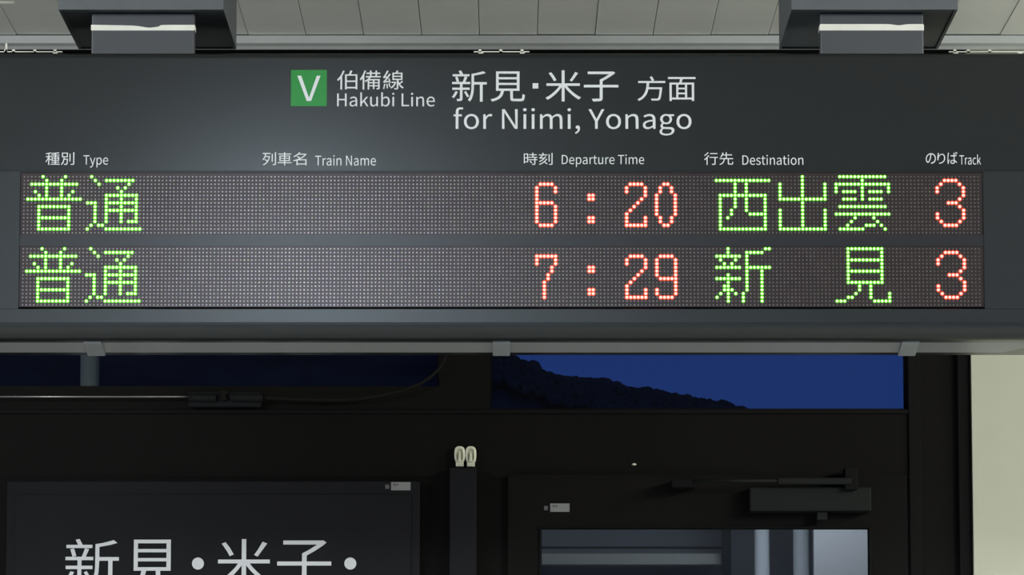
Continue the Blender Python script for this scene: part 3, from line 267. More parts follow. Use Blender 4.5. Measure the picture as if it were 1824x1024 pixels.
M['hill'] = mat('wooded_hill', (.16, .15, .11, 1), 1.0, noise=.3, scale=.02, spec=0)
M['room'] = mat('dark_room_wall', (.045, .052, .068, 1), .7)
M['roomgrey'] = mat('room_grey_beam', (.15, .16, .155, 1), .6)
M['roompale'] = mat('room_pale_metal', (.26, .285, .31, 1), .5)
M['roompanel'] = mat('room_pale_panel', (.098, .104, .11, 1), .6, noise=.06, scale=3)
M['pane'] = glassy('window_glass', (.96, .98, .99, 1), .998, .03, .01)
M['doorpane'] = glassy('door_glass', (.96, .97, .99, 1), .99, .03, .02, (.3, .33, .38, 1))
M['strip'] = glassy('smoked_acrylic', (.97, .97, .96, 1), .60, .02, .3, (.58, .58, .60, 1))
M['tube'] = mat('lit_tube', (.8, .8, .8, 1), .5, emit=(.72, .88, 1, 1), es=45)
M['green_core'] = mat('green_led_core', (.1, .3, .05, 1), .3, emit=(.38, 1.0, .16, 1), es=6)
M['green_halo'] = mat('green_led_halo', (.02, .2, .01, 1), .3, emit=(.06, .46, .0, 1), es=.9)  # green halo round each lit dot, put into the ring's emission
M['red_core'] = mat('red_led_core', (.3, .1, .05, 1), .3, emit=(1.0, .20, .14, 1), es=7)
M['red_halo'] = mat('red_led_halo', (.3, .02, .01, 1), .3, emit=(.9, .05, .02, 1), es=1.0)  # red halo likewise painted as a glowing ring

def led_lens():
    m = bpy.data.materials.new('unlit_led_lens')
    m.use_nodes = True
    nt = m.node_tree
    b = nt.nodes['Principled BSDF']
    a = nt.nodes.new('ShaderNodeAttribute')
    a.attribute_name = 'tint'
    nt.links.new(a.outputs['Color'], b.inputs['Base Color'])
    b.inputs['Metallic'].default_value = 1.0
    b.inputs['Roughness'].default_value = .28
    return m
M['lens'] = led_lens()

# ------------------------------------------------------------------ the setting
Y0 = 9.14        # face of the departure board
YW = 11.0        # face of the black wall behind
CEIL = 3.61
boxo('floor', -7, 7, -8, 16, -.2, 0, M['floor'], kind='structure')
YE = 2.11 / math.tan(PITCH + math.atan(450 / F))     # depth where the ceiling meets its trim

ce = boxo('ceiling', -7, 7, -8, YE, CEIL + .03, CEIL + .12, M['housing_side'], kind='structure')
# narrow boards running away from the camera
bw = 103.2 * YE / F / math.cos(PITCH + .055)
bw = X(1264, YE, 60) - X(1161, YE, 60)
x00 = X(957, YE, 60)
for i in range(-13, 14):
    xa = x00 + i * bw
    bm = bmesh.new()
    dz = random.uniform(-.0008, .0008)
    box(bm, xa + .0008, xa + bw - .0008, 7.0, YE - .004, CEIL + dz, CEIL + .0301, .0012)
    finish('ceiling_board', bm, M['ceiling'], ce)
boxo('ceiling_board', -7, x00 - 13 * bw - .0008, -8, YE - .004, CEIL, CEIL + .03, M['ceiling'], ce)
boxo('ceiling_board', x00 + 14 * bw + .0008, 7, -8, YE - .004, CEIL, CEIL + .03, M['ceiling'], ce)
boxo('ceiling_board', x00 - 13 * bw, x00 + 14 * bw, -8, 6.998, CEIL, CEIL + .03, M['ceiling'], ce)

# stepped trim where ceiling meets wall
bm = bmesh.new()
zt = Z(62.5, YE)
z1 = Z(78, YE)
z2 = Z(88.5, YE + .03)
prism_x(bm, [(YE, zt), (YE - .004, zt - .002), (YE - .004, z1 + .001), (YE + .002, z1), (YE + .016, z1 - .003), (YE + .026, z2), (YE + .030, z2), (YE + .030, zt + .05), (YE + .02, zt + .05), (YE + .02, zt)], -7, 7)
finish('trim_1', bm, M['trim'], kind='structure')

# black wall with two transom openings and a door opening, built as one shell
def zz(py): return Z(py, YW)
def xx(px, ref=760): return X(px, YW, ref)
XL = -7
xr = xx(1727.5)
wall = empty('wall_back', (0, YW, 0), kind='structure')
bm = bmesh.new()
D = .12
t1l, t1r, t1b = xx(-120), xx(782), zz(688)      # left transom
t2l, t2r, t2b = xx(872), xx(1618), zz(728.5)    # right transom
tt = zz(540)
box(bm, XL, xr, YW, YW + D, tt, CEIL + .03)                 # above the transoms
box(bm, XL, t1l, YW, YW + D, 0, tt)
box(bm, t1r, t2l, YW, YW + D, zz(840), tt)
box(bm, t1l, t1r, YW, YW + D, zz(850), t1b)
box(bm, t2l, t2r, YW, YW + D, zz(850), t2b)
box(bm, t2r, xr, YW, YW + D, 0, tt)
finish('wall_face', bm, M['black'], wall)
bm = bmesh.new()
box(bm, t1l, xx(905), YW + .001, YW + D, 0, zz(840))
finish('wall_panel', bm, M['black'], wall)
bm = bmesh.new()
box(bm, xx(1705), xr + .001, YW - .02, YW + .0, 0, tt, .002)
finish('corner_post', bm, M['frame'], wall)
bm = bmesh.new()
box(bm, xx(1618), xx(1640), YW - .008, YW, 0, tt, .002)
finish('jamb_strip', bm, M['frame'], wall)
# seam strip of the header
boxo('header_strip', xx(-100), xx(1618), YW - .006, YW, zz(737), zz(730), M['frame'], wall, .0015)
# small pale stud above the door
bm = bmesh.new()
r_ = bmesh.ops.create_uvsphere(bm, u_segments=12, v_segments=8, radius=.006)
bmesh.ops.scale(bm, vec=(1.0, .5, .5), verts=r_['verts'])
bmesh.ops.translate(bm, vec=P(1129.5, 827, YW - .001), verts=r_['verts'])
finish('stud', bm, M['hook'], wall, smooth=True, label='small pale stud')

# transoms: window_1 left, window_2 right
for n, (a, b, z_, top) in (('window_1', (t1l, t1r, t1b, tt)), ('window_2', (t2l, t2r, t2b, tt))):
    e = empty(n, ((a + b) / 2, YW + .05, z_), kind='structure')
    bm = bmesh.new()
    f_ = .012
    box(bm, a, b, YW + .035, YW + .075, z_, z_ + f_ * .4)
    box(bm, a, b, YW + .035, YW + .075, top - f_, top)
    box(bm, a, a + f_ * .4, YW + .035, YW + .075, z_ + f_ * .4, top - f_)
    box(bm, b - f_ * .4, b, YW + .035, YW + .075, z_ + f_ * .4, top - f_)
    finish('window_frame', bm, M['frame'], e)
    boxo('pane', a + f_ * .3, b - f_ * .3, YW + .052, YW + .057, z_ + f_ * .3, top - f_ * .8, M['pane'], e)

# cream wall on the right
bm = bmesh.new()
xc = P(1727.5, 628, YW).x
prism = [(xx(1729, 760), 0), (7, 0)]
box(bm, xr + .0015, 7, YW - .03, YW + .15, 0, CEIL)
finish('wall_right', bm, M['cream'], kind='structure')
boxo('trim_2', xr + .002, xx(1738), YW - .034, YW - .03, 0, CEIL - .12, M['cream'], kind='structure')

# ------------------------------------------------------------------ left info board on the wall (big letters)
def text_mesh(loops, x0, y0, x1, y1, Y, ext=.0006, exact=True):
    """loops: outlines; fitted to the box x0..x1, y0..y1 of the photograph on plane Y"""
    a, b = P(x0, y1, Y), P(x1, y0, Y)
    us = [l[i] for l in loops for i in range(0, len(l), 2)]
    vs = [l[i] for l in loops for i in range(1, len(l), 2)]
    u0, u1, v0, v1 = min(us), max(us), min(vs), max(vs)
    c = bpy.data.curves.new('t', 'CURVE')
    c.dimensions = '2D'; c.fill_mode = 'BOTH'; c.extrude = ext
    for l in loops:
        n = len(l) // 2
        s = c.splines.new('POLY'); s.points.add(n - 1); s.use_cyclic_u = True
        for i in range(n):
            s.points[i].co = (a.x + (l[2 * i] - u0) / (u1 - u0) * (b.x - a.x), a.z + (l[2 * i + 1] - v0) / (v1 - v0) * (b.z - a.z), 0, 1)
    o = bpy.data.objects.new('t', c)
    COL.objects.link(o)
    me = bpy.data.meshes.new_from_object(o.evaluated_get(bpy.context.evaluated_depsgraph_get()))
    bpy.data.objects.remove(o)
    bpy.data.curves.remove(c)
    me.transform(Matrix.Rotation(math.pi / 2, 4, 'X'))
    me.transform(Matrix.Translation((0, Y - ext, 0)))
    me.materials.clear()
    return me

def lettering(name, items, Y, m, parent, label):
    """several glyphs as one printed word"""
    for g, x0, y0, x1, y1 in items:
        me = text_mesh(G[g] if isinstance(g, str) else g, x0, y0, x1, y1, Y)
        lb = label if len(items) == 1 else label.split(' character')[0] + (' character ' + g if isinstance(g, str) else ' square dot')
        o = finish(name, me, m, parent, label=lb)
    return o

def ring(n=28): return [[round(500 + 500 * math.cos(2 * math.pi * k / n)) if q == 0 else round(500 + 500 * math.sin(2 * math.pi * k / n)) for k in range(n) for q in (0, 1)]]
SQ = [[0, 0, 1000, 0, 1000, 1000, 0, 1000]]

YP = YW - .03
ib = empty('station_name_board', (xx(380), YP, 1.3), 'black wall board with large white Japanese station names behind the display', 'sign')
bm = bmesh.new()
zp = Z(857, YP); xa, xb = X(12, YP, 900), X(748, YP, 900)
box(bm, xa, xb, YP, YP + .03, 1.3, zp, .003)
finish('board_frame', bm, M['black2'], ib)
bm = bmesh.new()
box(bm, xa + .022, xb - .022, YP - .004, YP, 1.33, Z(881, YP), .001)
finish('board_face', bm, M['black2'], ib)
lettering('lettering', [('新', 115.3, 959.7, 212.4, 1046.5), ('見', 222.3, 961, 319.8, 1047)], YP - .004, M['letter_dim'], ib, 'large white characters 新見')
lettering('lettering', [(ring(), 341.8, 992.8, 363.4, 1014.4)], YP - .004, M['letter_dim'], ib, 'round white separator dot between 見 and 米')
lettering('lettering', [('米', 385.5, 960, 484, 1047), ('子', 493.3, 962, 590.4, 1047)], YP - .004, M['letter_dim'], ib, 'large white characters 米子')
lettering('lettering', [(ring(), 613.2, 992.8, 634.8, 1014.4)], YP - .004, M['letter_dim'], ib, 'round white separator dot after 子')

# ------------------------------------------------------------------ dark post with the two cream hooks
bm = bmesh.new()
box(bm, X(801, YW, 900), X(849, YW, 900), YW - .05, YW, 0, zz(836), .003)
finish('wall_post', bm, M['black2'], kind='structure')

def hook(cx, name_label):
    YH = YW - .012
    def p(dx, py, d=0): 
        q = P(cx + dx, py, YH); return Vector((q.x, YH - d, q.z))
    o = empty('plastic_hook', p(0, 832), name_label, 'hook', 'pair of cream plastic hooks')
    # outer body: rounded cap outline extruded
    half = [(0, 795.2), (4, 795.6), (7.0, 797.5), (8.8, 800.5), (9.4, 805), (9.4, 814), (8.6, 819.5), (7.2, 823), (7.0, 824)]
    out = half + [(-a, b) for a, b in half[::-1] if a > 0]
    bm = bmesh.new()
    f = [bm.verts.new(p(a, b, .010)) for a, b in out]
    k = [bm.verts.new(p(a * 1.04, b, -.012)) for a, b in out]
    inn = [bm.verts.new(p(a * .66, 811 + (b - 811) * .74, .012)) for a, b in out]
    deep = [bm.verts.new(p(a * .56, 811 + (b - 811) * .66, .006)) for a, b in out]
    n = len(out)
    for i in range(n):
        j = (i + 1) % n
        bm.faces.new((f[i], f[j], k[j], k[i]))
        bm.faces.new((inn[i], inn[j], f[j], f[i]))
        bm.faces.new((deep[i], deep[j], inn[j], inn[i]))
    bmesh.ops.recalc_face_normals(bm, faces=bm.faces)
    finish('shell', bm, M['hook'], o, smooth=False)
    bm = bmesh.new()
    bm.faces.new([bm.verts.new(p(a * .60, 811 + (b - 811) * .7, .0062)) for a, b in out])
    r = bmesh.ops.extrude_face_region(bm, geom=bm.faces[:])
    bmesh.ops.translate(bm, vec=(0, .004, 0), verts=[v for v in r['geom'] if isinstance(v, bmesh.types.BMVert)])
    bmesh.ops.recalc_face_normals(bm, faces=bm.faces)
    finish('web', bm, M['hook_dark'], o)
    # tapering tongue
    bm = bmesh.new()
    fr = [(-1.0, 806), (1.0, 806), (1.8, 812), (2.6, 820), (3.4, 823), (-3.4, 823), (-2.6, 820), (-1.8, 812)]
    a = [bm.verts.new(p(x, y, .015)) for x, y in fr]
    b = [bm.verts.new(p(x, y, .006)) for x, y in fr]
    bm.faces.new(a); bm.faces.new(b[::-1])
    for i in range(len(fr)):
        bm.faces.new((a[i], b[i], b[(i + 1) % len(fr)], a[(i + 1) % len(fr)]))
    bmesh.ops.recalc_face_normals(bm, faces=bm.faces)
    finish('tongue', bm, M['hook'], o)
    q0, q1 = p(-7, 831.5), p(7, 823.6)
    boxo('foot', q0.x, q1.x, YH - .011, YH + .012, q0.z, q1.z, M['hook'], o, .0008)
hook(819.0, 'left one of two small cream plastic hooks on top of the dark post')
hook(838.8, 'right one of two small cream plastic hooks on top of the dark post')

# ------------------------------------------------------------------ stickers
def sticker(x0, y0, x1, y1, sx0, sy0, sx1, sy1, Y, label, ink):
    e = empty('label_sticker', P((x0 + x1) / 2, y1, Y), label, 'label')
    a, b = P(x0, y1, Y), P(x1, y0, Y)
    boxo('sheet', a.x, b.x, Y - .0012, Y, a.z, b.z, M['sticker'], e)
    a, b = P(sx0, sy1, Y), P(sx1, sy0, Y)
    boxo('tab', a.x, b.x, Y - .001, Y, a.z, b.z, M['clip'] if ink else M['cable'], e) if False else boxo('tab', a.x, b.x, Y - .001, Y, a.z, b.z, M['ink'], e)
    for u0, u1 in ((x0 + 4, x0 + 8.3), (x0 + 9.6, x0 + 12.5)):
        a, b = P(u0, y0 + 6.5, Y), P(u1, y0 + 3, Y)
        boxo('print', a.x, b.x, Y - .0018, Y - .0012, a.z, b.z, M['ink'], e)
sticker(696.5, 858.5, 731.3, 873.2, 686, 863, 693.5, 870.5, YP, 'small grey sticker on the top right edge of the black name board', 0)
sticker(980, 896.6, 1014.6, 911.6, 969, 901, 976, 908.5, YW - .02, 'small grey sticker on the door above its glass', 1)

# ------------------------------------------------------------------ door on the right with glass, closer
door = empty('door_1', (xx(1250), YW, 0), kind='structure')
YD = YW - .02
dx0, dx1 = X(905, YD, 960), X(1617, YD, 960)
gx0, gx1 = X(965, YD, 980), X(1548, YD, 980)
dt, gt, gb = Z(846, YD), Z(940.5, YD), 1.35
bm = bmesh.new()
box(bm, dx0, gx0, YD, YD + .045, .01, dt, .0)
box(bm, gx1, dx1, YD, YD + .045, .01, dt, .0)
box(bm, gx0, gx1, YD, YD + .045, gt, dt, .0)
box(bm, gx0, gx1, YD, YD + .045, .01, gb, .0)
finish('door_leaf', bm, M['black'], door)
bm = bmesh.new()
for a in ((gx0 - .006, gx0, gb, gt + .004), (gx1, gx1 + .006, gb, gt + .004), (gx0, gx1, gt, gt + .004)):
    box(bm, a[0], a[1], YD - .004, YD, a[2], a[3], .001)
finish('glazing_bead', bm, M['frame'], door)
boxo('pane', gx0, gx1, YD + .02, YD + .026, gb, gt, M['doorpane'], door)
# closer body
cl = None
YC = YD - .055
a, b = P(1335, 910.5, YC), P(1552, 867, YC)
cb = boxo('door_closer', a.x, b.x, YC, YD, a.z, b.z, M['closer'], door, .004)
a, b = P(1456, 925, YC), P(1474, 911, YC)
boxo('closer_screw', a.x, b.x, YC + .01, YC + .03, a.z, b.z, M['closer'], cb, .001)
YA = YC - .02
bm = bmesh.new()
q = [P(1236, 856.5, YA), P(1385, 856.5, YA)]
tube(bm, q, .0042, 10)
finish('closer_arm', bm, M['closer_arm'] if 'closer_arm' in M else M['closer'], cb, smooth=True)
bm = bmesh.new()
a, b = P(1385, 863, YA), P(1516, 851, YA)
box(bm, a.x, b.x, YA - .006, YA + .006, a.z, b.z, .003)
finish('closer_arm', bm, M['closer'], cb)
bm = bmesh.new()
a, b = P(1505, 872, YA), P(1528, 832, YA)
box(bm, a.x, b.x, YA - .002, YD, a.z, b.z, .003)
finish('closer_pivot', bm, M['frame'], cb)
bm = bmesh.new()
a, b = P(1196, 868, YA), P(1238, 852, YA)
box(bm, a.x, b.x, YA, YD, a.z, b.z, .003)
finish('arm_shoe', bm, M['frame'], cb)

# room seen through the door glass
RZ = zz(742)
rm = empty('wall_room', (.9, 12.9, 0), kind='structure')
boxo('room_back', -1.2, 3.2, 12.9, 12.95, 0, RZ, M['room'], rm)
boxo('room_ceiling', -1.2, 3.2, 11.15, 12.95, RZ, RZ + .03, M['room'], rm)
boxo('room_side', -1.2, -1.15, 11.15, 12.9, 0, RZ, M['room'], rm)
boxo('room_side', 3.15, 3.2, 11.15, 12.9, 0, RZ, M['room'], rm)
Yr = 12.7
a, b = P(900, 1006, Yr), P(1286, 985, Yr)
boxo('hanging_rail', a.x, b.x, Yr, Yr + .05, a.z, b.z, M['roomgrey'], bev=.003, label='grey horizontal rail seen through the door glass', cat='rail')
a, b = P(900, 976, Yr), P(1290, 973, Yr)
boxo('hanging_rail', a.x, b.x, Yr, Yr + .03, a.z, b.z, M['cable'], bev=.001, label='thin dark rail above the grey rail seen through the door glass', cat='rail')
a = P(1292, 1024, Yr)
boxo('room_post', a.x - .012, a.x + .012, Yr - .1, Yr - .06, 0, RZ, M['frame'], bev=.002, label='dark narrow post seen through the door glass at the end of the grey rail', cat='post')
Yq = 12.3
for px, rr, lb in ((1357, .021, 'left slim pale metal pipe seen through the door glass'), (1427, .022, 'right slim pale metal pipe seen through the door glass beside the pale panel')):
    c = P(px, 990, Yq)
    bm = bmesh.new()
    tube(bm, [(c.x, Yq, 0), (c.x, Yq, 1.0), (c.x, Yq, RZ)], rr, 20)
    finish('metal_pipe', bm, M['roompale'], smooth=True, label=lb, cat='pipe')
Yb = 12.0
a = P(1449, 990, Yb)
boxo('pale_panel', a.x, a.x + .42, Yb, Yb + .04, .01, RZ - .02, M['roompanel'], bev=.003, label='pale grey upright panel seen through right side of the door glass', cat='panel')

# ------------------------------------------------------------------ conduit rod, fitting and cable on the wall
YK = YW - .03
bm = bmesh.new()
tube(bm, [P(-60, 706.5, YK), P(337, 706.5, YK)], .0022, 10)
finish('metal_rod', bm, M['steel'], smooth=True, label='thin bright metal rod on the black wall at left below the display', cat='rod')
fb = empty('pipe_fitting', P(400, 725, YK), 'dark metal fitting between the thin rod and the curved cable', 'fitting')
a, b = P(335, 724, YK), P(465, 697, YK)
boxo('fitting_plate', a.x, b.x, YK + .004, YW, a.z, b.z, M['black2'], fb, .004)
bm = bmesh.new()
tube(bm, [P(337, 708, YK), P(385, 709, YK)], .010, 12)
finish('socket', bm, M['closer'], fb, smooth=True)
bm = bmesh.new()
c0, c1 = P(398, 696, YK), P(399.5, 713, YK)
tube(bm, [c0, c0.lerp(c1, .3), c0.lerp(c1, .35), c0.lerp(c1, .65), c0.lerp(c1, .7), c1], [.011, .011, .007, .007, .010, .008], 14)
finish('knuckle', bm, M['cable'], fb, smooth=True, label='slightly shiny knuckle')
bm = bmesh.new()
tube(bm, [P(412, 708, YK), P(468, 709, YK)], .010, 12)
finish('socket', bm, M['closer'], fb, smooth=True)
bm = bmesh.new()
pts = [(466, 708), (480, 709), (520, 710.5), (560, 712), (600, 712), (640, 710), (680, 704), (715, 696), (745, 685), (765, 673), (780, 659), (790, 645), (796, 625), (798, 590)]
tube(bm, [P(x, y, YK) for x, y in pts], .0042, 10)
finish('cable', bm, M['cable'], smooth=True, label='dark cable curving upwards across the black wall under the display', cat='cable')

# pale downpipe outside, behind the left transom
bm = bmesh.new()
c = P(160, 660, YW + .35)
tube(bm, [(c.x, YW + .35, 0), (c.x, YW + .35, 3.4)], .024, 24)
finish('outside_pipe', bm, mat('outside_pipe_grey', (.10, .12, .125, 1), .5), smooth=True, label='grey vertical pipe seen through the dark left transom', cat='pipe')

# ------------------------------------------------------------------ wooded hill outside
YH_ = 2000.0
sil = [(-500, 520), (-200, 545), (200, 565), (600, 590), (800, 612), (905, 636), (930, 650), (965, 664), (1000, 678), (1050, 681), (1090, 686), (1120, 697), (1150, 697), (1190, 707), (1225, 709), (1240, 716), (1290, 719), (1312, 730), (1500, 760), (2300, 800)]
def ridge(px):
    for (a, b), (c, d) in zip(sil, sil[1:]):
        if a <= px <= c: return b + (d - b) * (px - a) / (c - a)
    return sil[-1][1]
bm = bmesh.new()
N = 120; R = 8
rows = []
for j in range(R + 1):
    t = j / R
    row = []
    for i in range(N + 1):
        px = -500 + 2800 * i / N
        top = P(px, ridge(px) + 3, YH_)
        # slope falls towards the viewer
        y = YH_ - 900 * t
        row.append(bm.verts.new((top.x * (1 - .3 * t), y + random.uniform(-6, 6), top.z * (1 - t) ** 1.15 + random.uniform(-1, 1) * (j > 0))))
    rows.append(row)
back = [bm.verts.new((v.co.x, YH_ + 500, 0)) for v in rows[0]]
for a, b in zip([back] + rows, rows):
    for i in range(N): bm.faces.new((a[i], a[i + 1], b[i + 1], b[i]))
bmesh.ops.recalc_face_normals(bm, faces=bm.faces)
finish('hill', bm, M['hill'], kind='structure', smooth=True)
bm = bmesh.new()
def crown(c, r, h, sub=1):
    rr = bmesh.ops.create_icosphere(bm, subdivisions=sub, radius=1)
    rot = Matrix.Rotation(random.uniform(0, 6.28), 3, Vector((random.random(), random.random(), random.random() + .1)).normalized())
    for v in rr['verts']: v.co = rot @ v.co
    for v in rr['verts']:
        v.co = Vector((v.co.x * r * random.uniform(.8, 1.12), v.co.y * r, v.co.z * h * random.uniform(.8, 1.2))) + c
px = 780.0
while px < 1330:
    y = ridge(px)
    s = random.uniform(6.0, 15) * (1 if px < 1200 else .7)
    if 940 < px < 953: s = 17
    crown(P(px, y + s * .32, YH_ - 4), s * .25 * 1.25, s * .25 * 1.1, 2)
    px += s * random.uniform(.3, .9)
for _ in range(900):
    px = random.uniform(860, 1340)
    y = ridge(px) + random.uniform(1, 45)
    s = random.uniform(4, 9)
    crown(P(px, y, YH_ - 12 - (y - ridge(px)) * 1.5), s * .27, s * .27)
finish('forest', bm, M['hill'], kind='stuff', label='dark dense trees covering the hill ridge against dusk sky', cat='trees')
boxo('ground', -3000, 3000, 16.5, 3500, -1.2, -1.0, M['concrete'], kind='structure')

# ------------------------------------------------------------------ hanging brackets
def bracket(xb0, xb1, xp0, xp1, dip, label):
    """ceiling duct box and the square post that carries the board"""
    YF = 9.17
    zb = Z(17, YF)
    e = empty('hanging_bracket', (X((xb0 + xb1) / 2, YF, 17), YF, Z(93.5, Y0)), label, 'bracket', 'hanging brackets of the board')
    a, b = P(xb0, 17, YF), P(xb1, 17, YF)
    bm = bmesh.new()
    # hollow box, open below, so that its dark inside shows round the post
    t = .006
    yb = YF + .44
    box(bm, a.x, b.x, YF, YF + t, zb, CEIL - .0005)
    box(bm, a.x, b.x, yb - t, yb, zb, CEIL - .0005)
    box(bm, a.x, a.x + t, YF + t, yb - t, zb, CEIL - .0005)
    box(bm, b.x - t, b.x, YF + t, yb - t, zb, CEIL - .0005)
    finish('duct_box', bm, M['duct'], e)
    boxo('soffit', a.x + t, b.x - t, YF + t, yb - t, zb + .004, zb + .008, M['duct'], e)
    YPo = YF + .05
    p0, p1 = P(xp0, 60, YPo), P(xp1, 60, YPo)
    ztop = zb + .004
    zt0 = Z(93.5, Y0) - .002
    boxo('post', p0.x, p1.x, YPo, YPo + .035, zt0 + .002, ztop, M['post'], e, .003)
    # pale tape wound round the post, its upper edge wavy
    bm = bmesh.new()
    n = 40
    lo_, up_ = [], []
    for i in range(n + 1):
        u = i / n
        px = xp0 + (xp1 - xp0) * u
        up = 44.0 + dip(u)
        A = P(px, 54.2, YPo - .0012); B = P(px, up, YPo - .0012)
        lo_.append(bm.verts.new((p0.x + (p1.x - p0.x) * u, YPo - .0012, A.z)))
        up_.append(bm.verts.new((p0.x + (p1.x - p0.x) * u, YPo - .0012, B.z)))
    for i in range(n): bm.faces.new((lo_[i], lo_[i + 1], up_[i + 1], up_[i]))
    r = bmesh.ops.extrude_face_region(bm, geom=bm.faces[:])
    bmesh.ops.translate(bm, vec=(0, .001, 0), verts=[v for v in r['geom'] if isinstance(v, bmesh.types.BMVert)])
    za, zc = Z(54.2, YPo), Z(44.5, YPo)
    box(bm, p0.x - .0012, p0.x - .0001, YPo - .001, YPo + .035, za, zc)
    box(bm, p1.x + .0001, p1.x + .0012, YPo - .001, YPo + .035, za, zc)
    bmesh.ops.recalc_face_normals(bm, faces=bm.faces)
    finish('tape_band', bm, M['tape'], e, label='pale tape band with wavy upper edge')
bump = lambda u, c, w: math.exp(-((u - c) / w) ** 2)
bracket(104, 398, 163, 346, lambda u: 2.2 * min(1, u * 1.6) + 3.2 * bump(u, .56, .09) - (2.0 if u > .66 else 0), 'left grey hanging bracket holding the board under the ceiling')
bracket(1410, 1706, 1461, 1645, lambda u: -1.2 + 2.2 * bump(u, .76, .06), 'right grey hanging bracket holding the board under the ceiling')

# ------------------------------------------------------------------ the departure board
XA, XB = X(-420, Y0), X(1900, Y0)
zT, zS, zBt = Z(93.5, Y0), Z(304.5, Y0), Z(603, Y0)
board = empty('departure_board', ((XA + XB) / 2, Y0, zBt), 'long dark grey train departure board with green and red lit characters', 'sign')
def arc(cy, cz, r, a0, a1, n=6):
    return [(cy + r * math.cos(math.radians(a0 + (a1 - a0) * i / n)), cz + r * math.sin(math.radians(a0 + (a1 - a0) * i / n))) for i in range(n + 1)]
YBk = Y0 + .28
bm = bmesh.new()
r = .012
prism_x(bm, [(Y0, zS + .0006)] + arc(Y0 + r, zT - r, r, 180, 90) + [(YBk, zT), (YBk, zS + .0006)], XA, XB)
finish('header_panel', bm, M['housing'], board)
wx0, wx1 = X(34.5, Y0), X(1752.5, Y0)
wz0, wz1 = Z(549.8, Y0), Z(306.5, Y0)
bm = bmesh.new()
r = .034
prism_x(bm, [(Y0 + .01, wz0), (Y0 + .0008, wz0), (Y0, wz0 - .0008)] + arc(Y0 + r, zBt + r, r, 180, 270, 10) + [(YBk, zBt), (YBk, wz0)], XA, XB)
box(bm, XA, wx0, Y0, YBk, wz0, zS)
box(bm, wx1, XB, Y0, YBk, wz0, zS)
box(bm, wx0, wx1, Y0 + .03, YBk, wz0, zS)
box(bm, wx0, wx1, Y0, Y0 + .03, wz1, zS)
bmesh.ops.recalc_face_normals(bm, faces=bm.faces)
finish('display_frame', bm, M['bezel'], board)
# ends are closed by flush caps
for s, xe in (('l', XA), ('r', XB)):
    boxo('end_cap', xe - .002 if s == 'l' else xe, xe if s == 'l' else xe + .002, Y0 + .003, YBk, zBt + .01, zT - .01, M['housing_side'], board)

PX, PY = 6.666, 6.655
RY = (314.8, 443.1)
YL = Y0 + .0035
def dot(c, rw, line): 
    return X(42.9 + PX * c, YL, 355), Z(RY[line] + PY * rw, YL)
for line in (0, 1):
    z0, z1_ = dot(0, 15.55, line)[1], dot(0, -.62, line)[1] + (.01 if line == 0 else 0)
    z0 = max(z0, wz0 + .0005); z1_ = min(z1_, wz1 - .0005)
    dp = boxo('led_panel', wx0 + .0005, wx1 - .0005, YL, YL + .02, z0, z1_, M['led_panel'], board, label='upper brown-black dot matrix row' if line == 0 else 'lower brown-black dot matrix row')
    if line == 0: pan0 = dp
    else: pan1 = dp
zd1, zd0 = dot(0, 15.6, 0)[1], dot(0, -.65, 1)[1]
boxo('divider_bar', wx0 + .0005, wx1 - .0005, YL - .002, YL + .02, zd0, zd1, M['divider'], board)

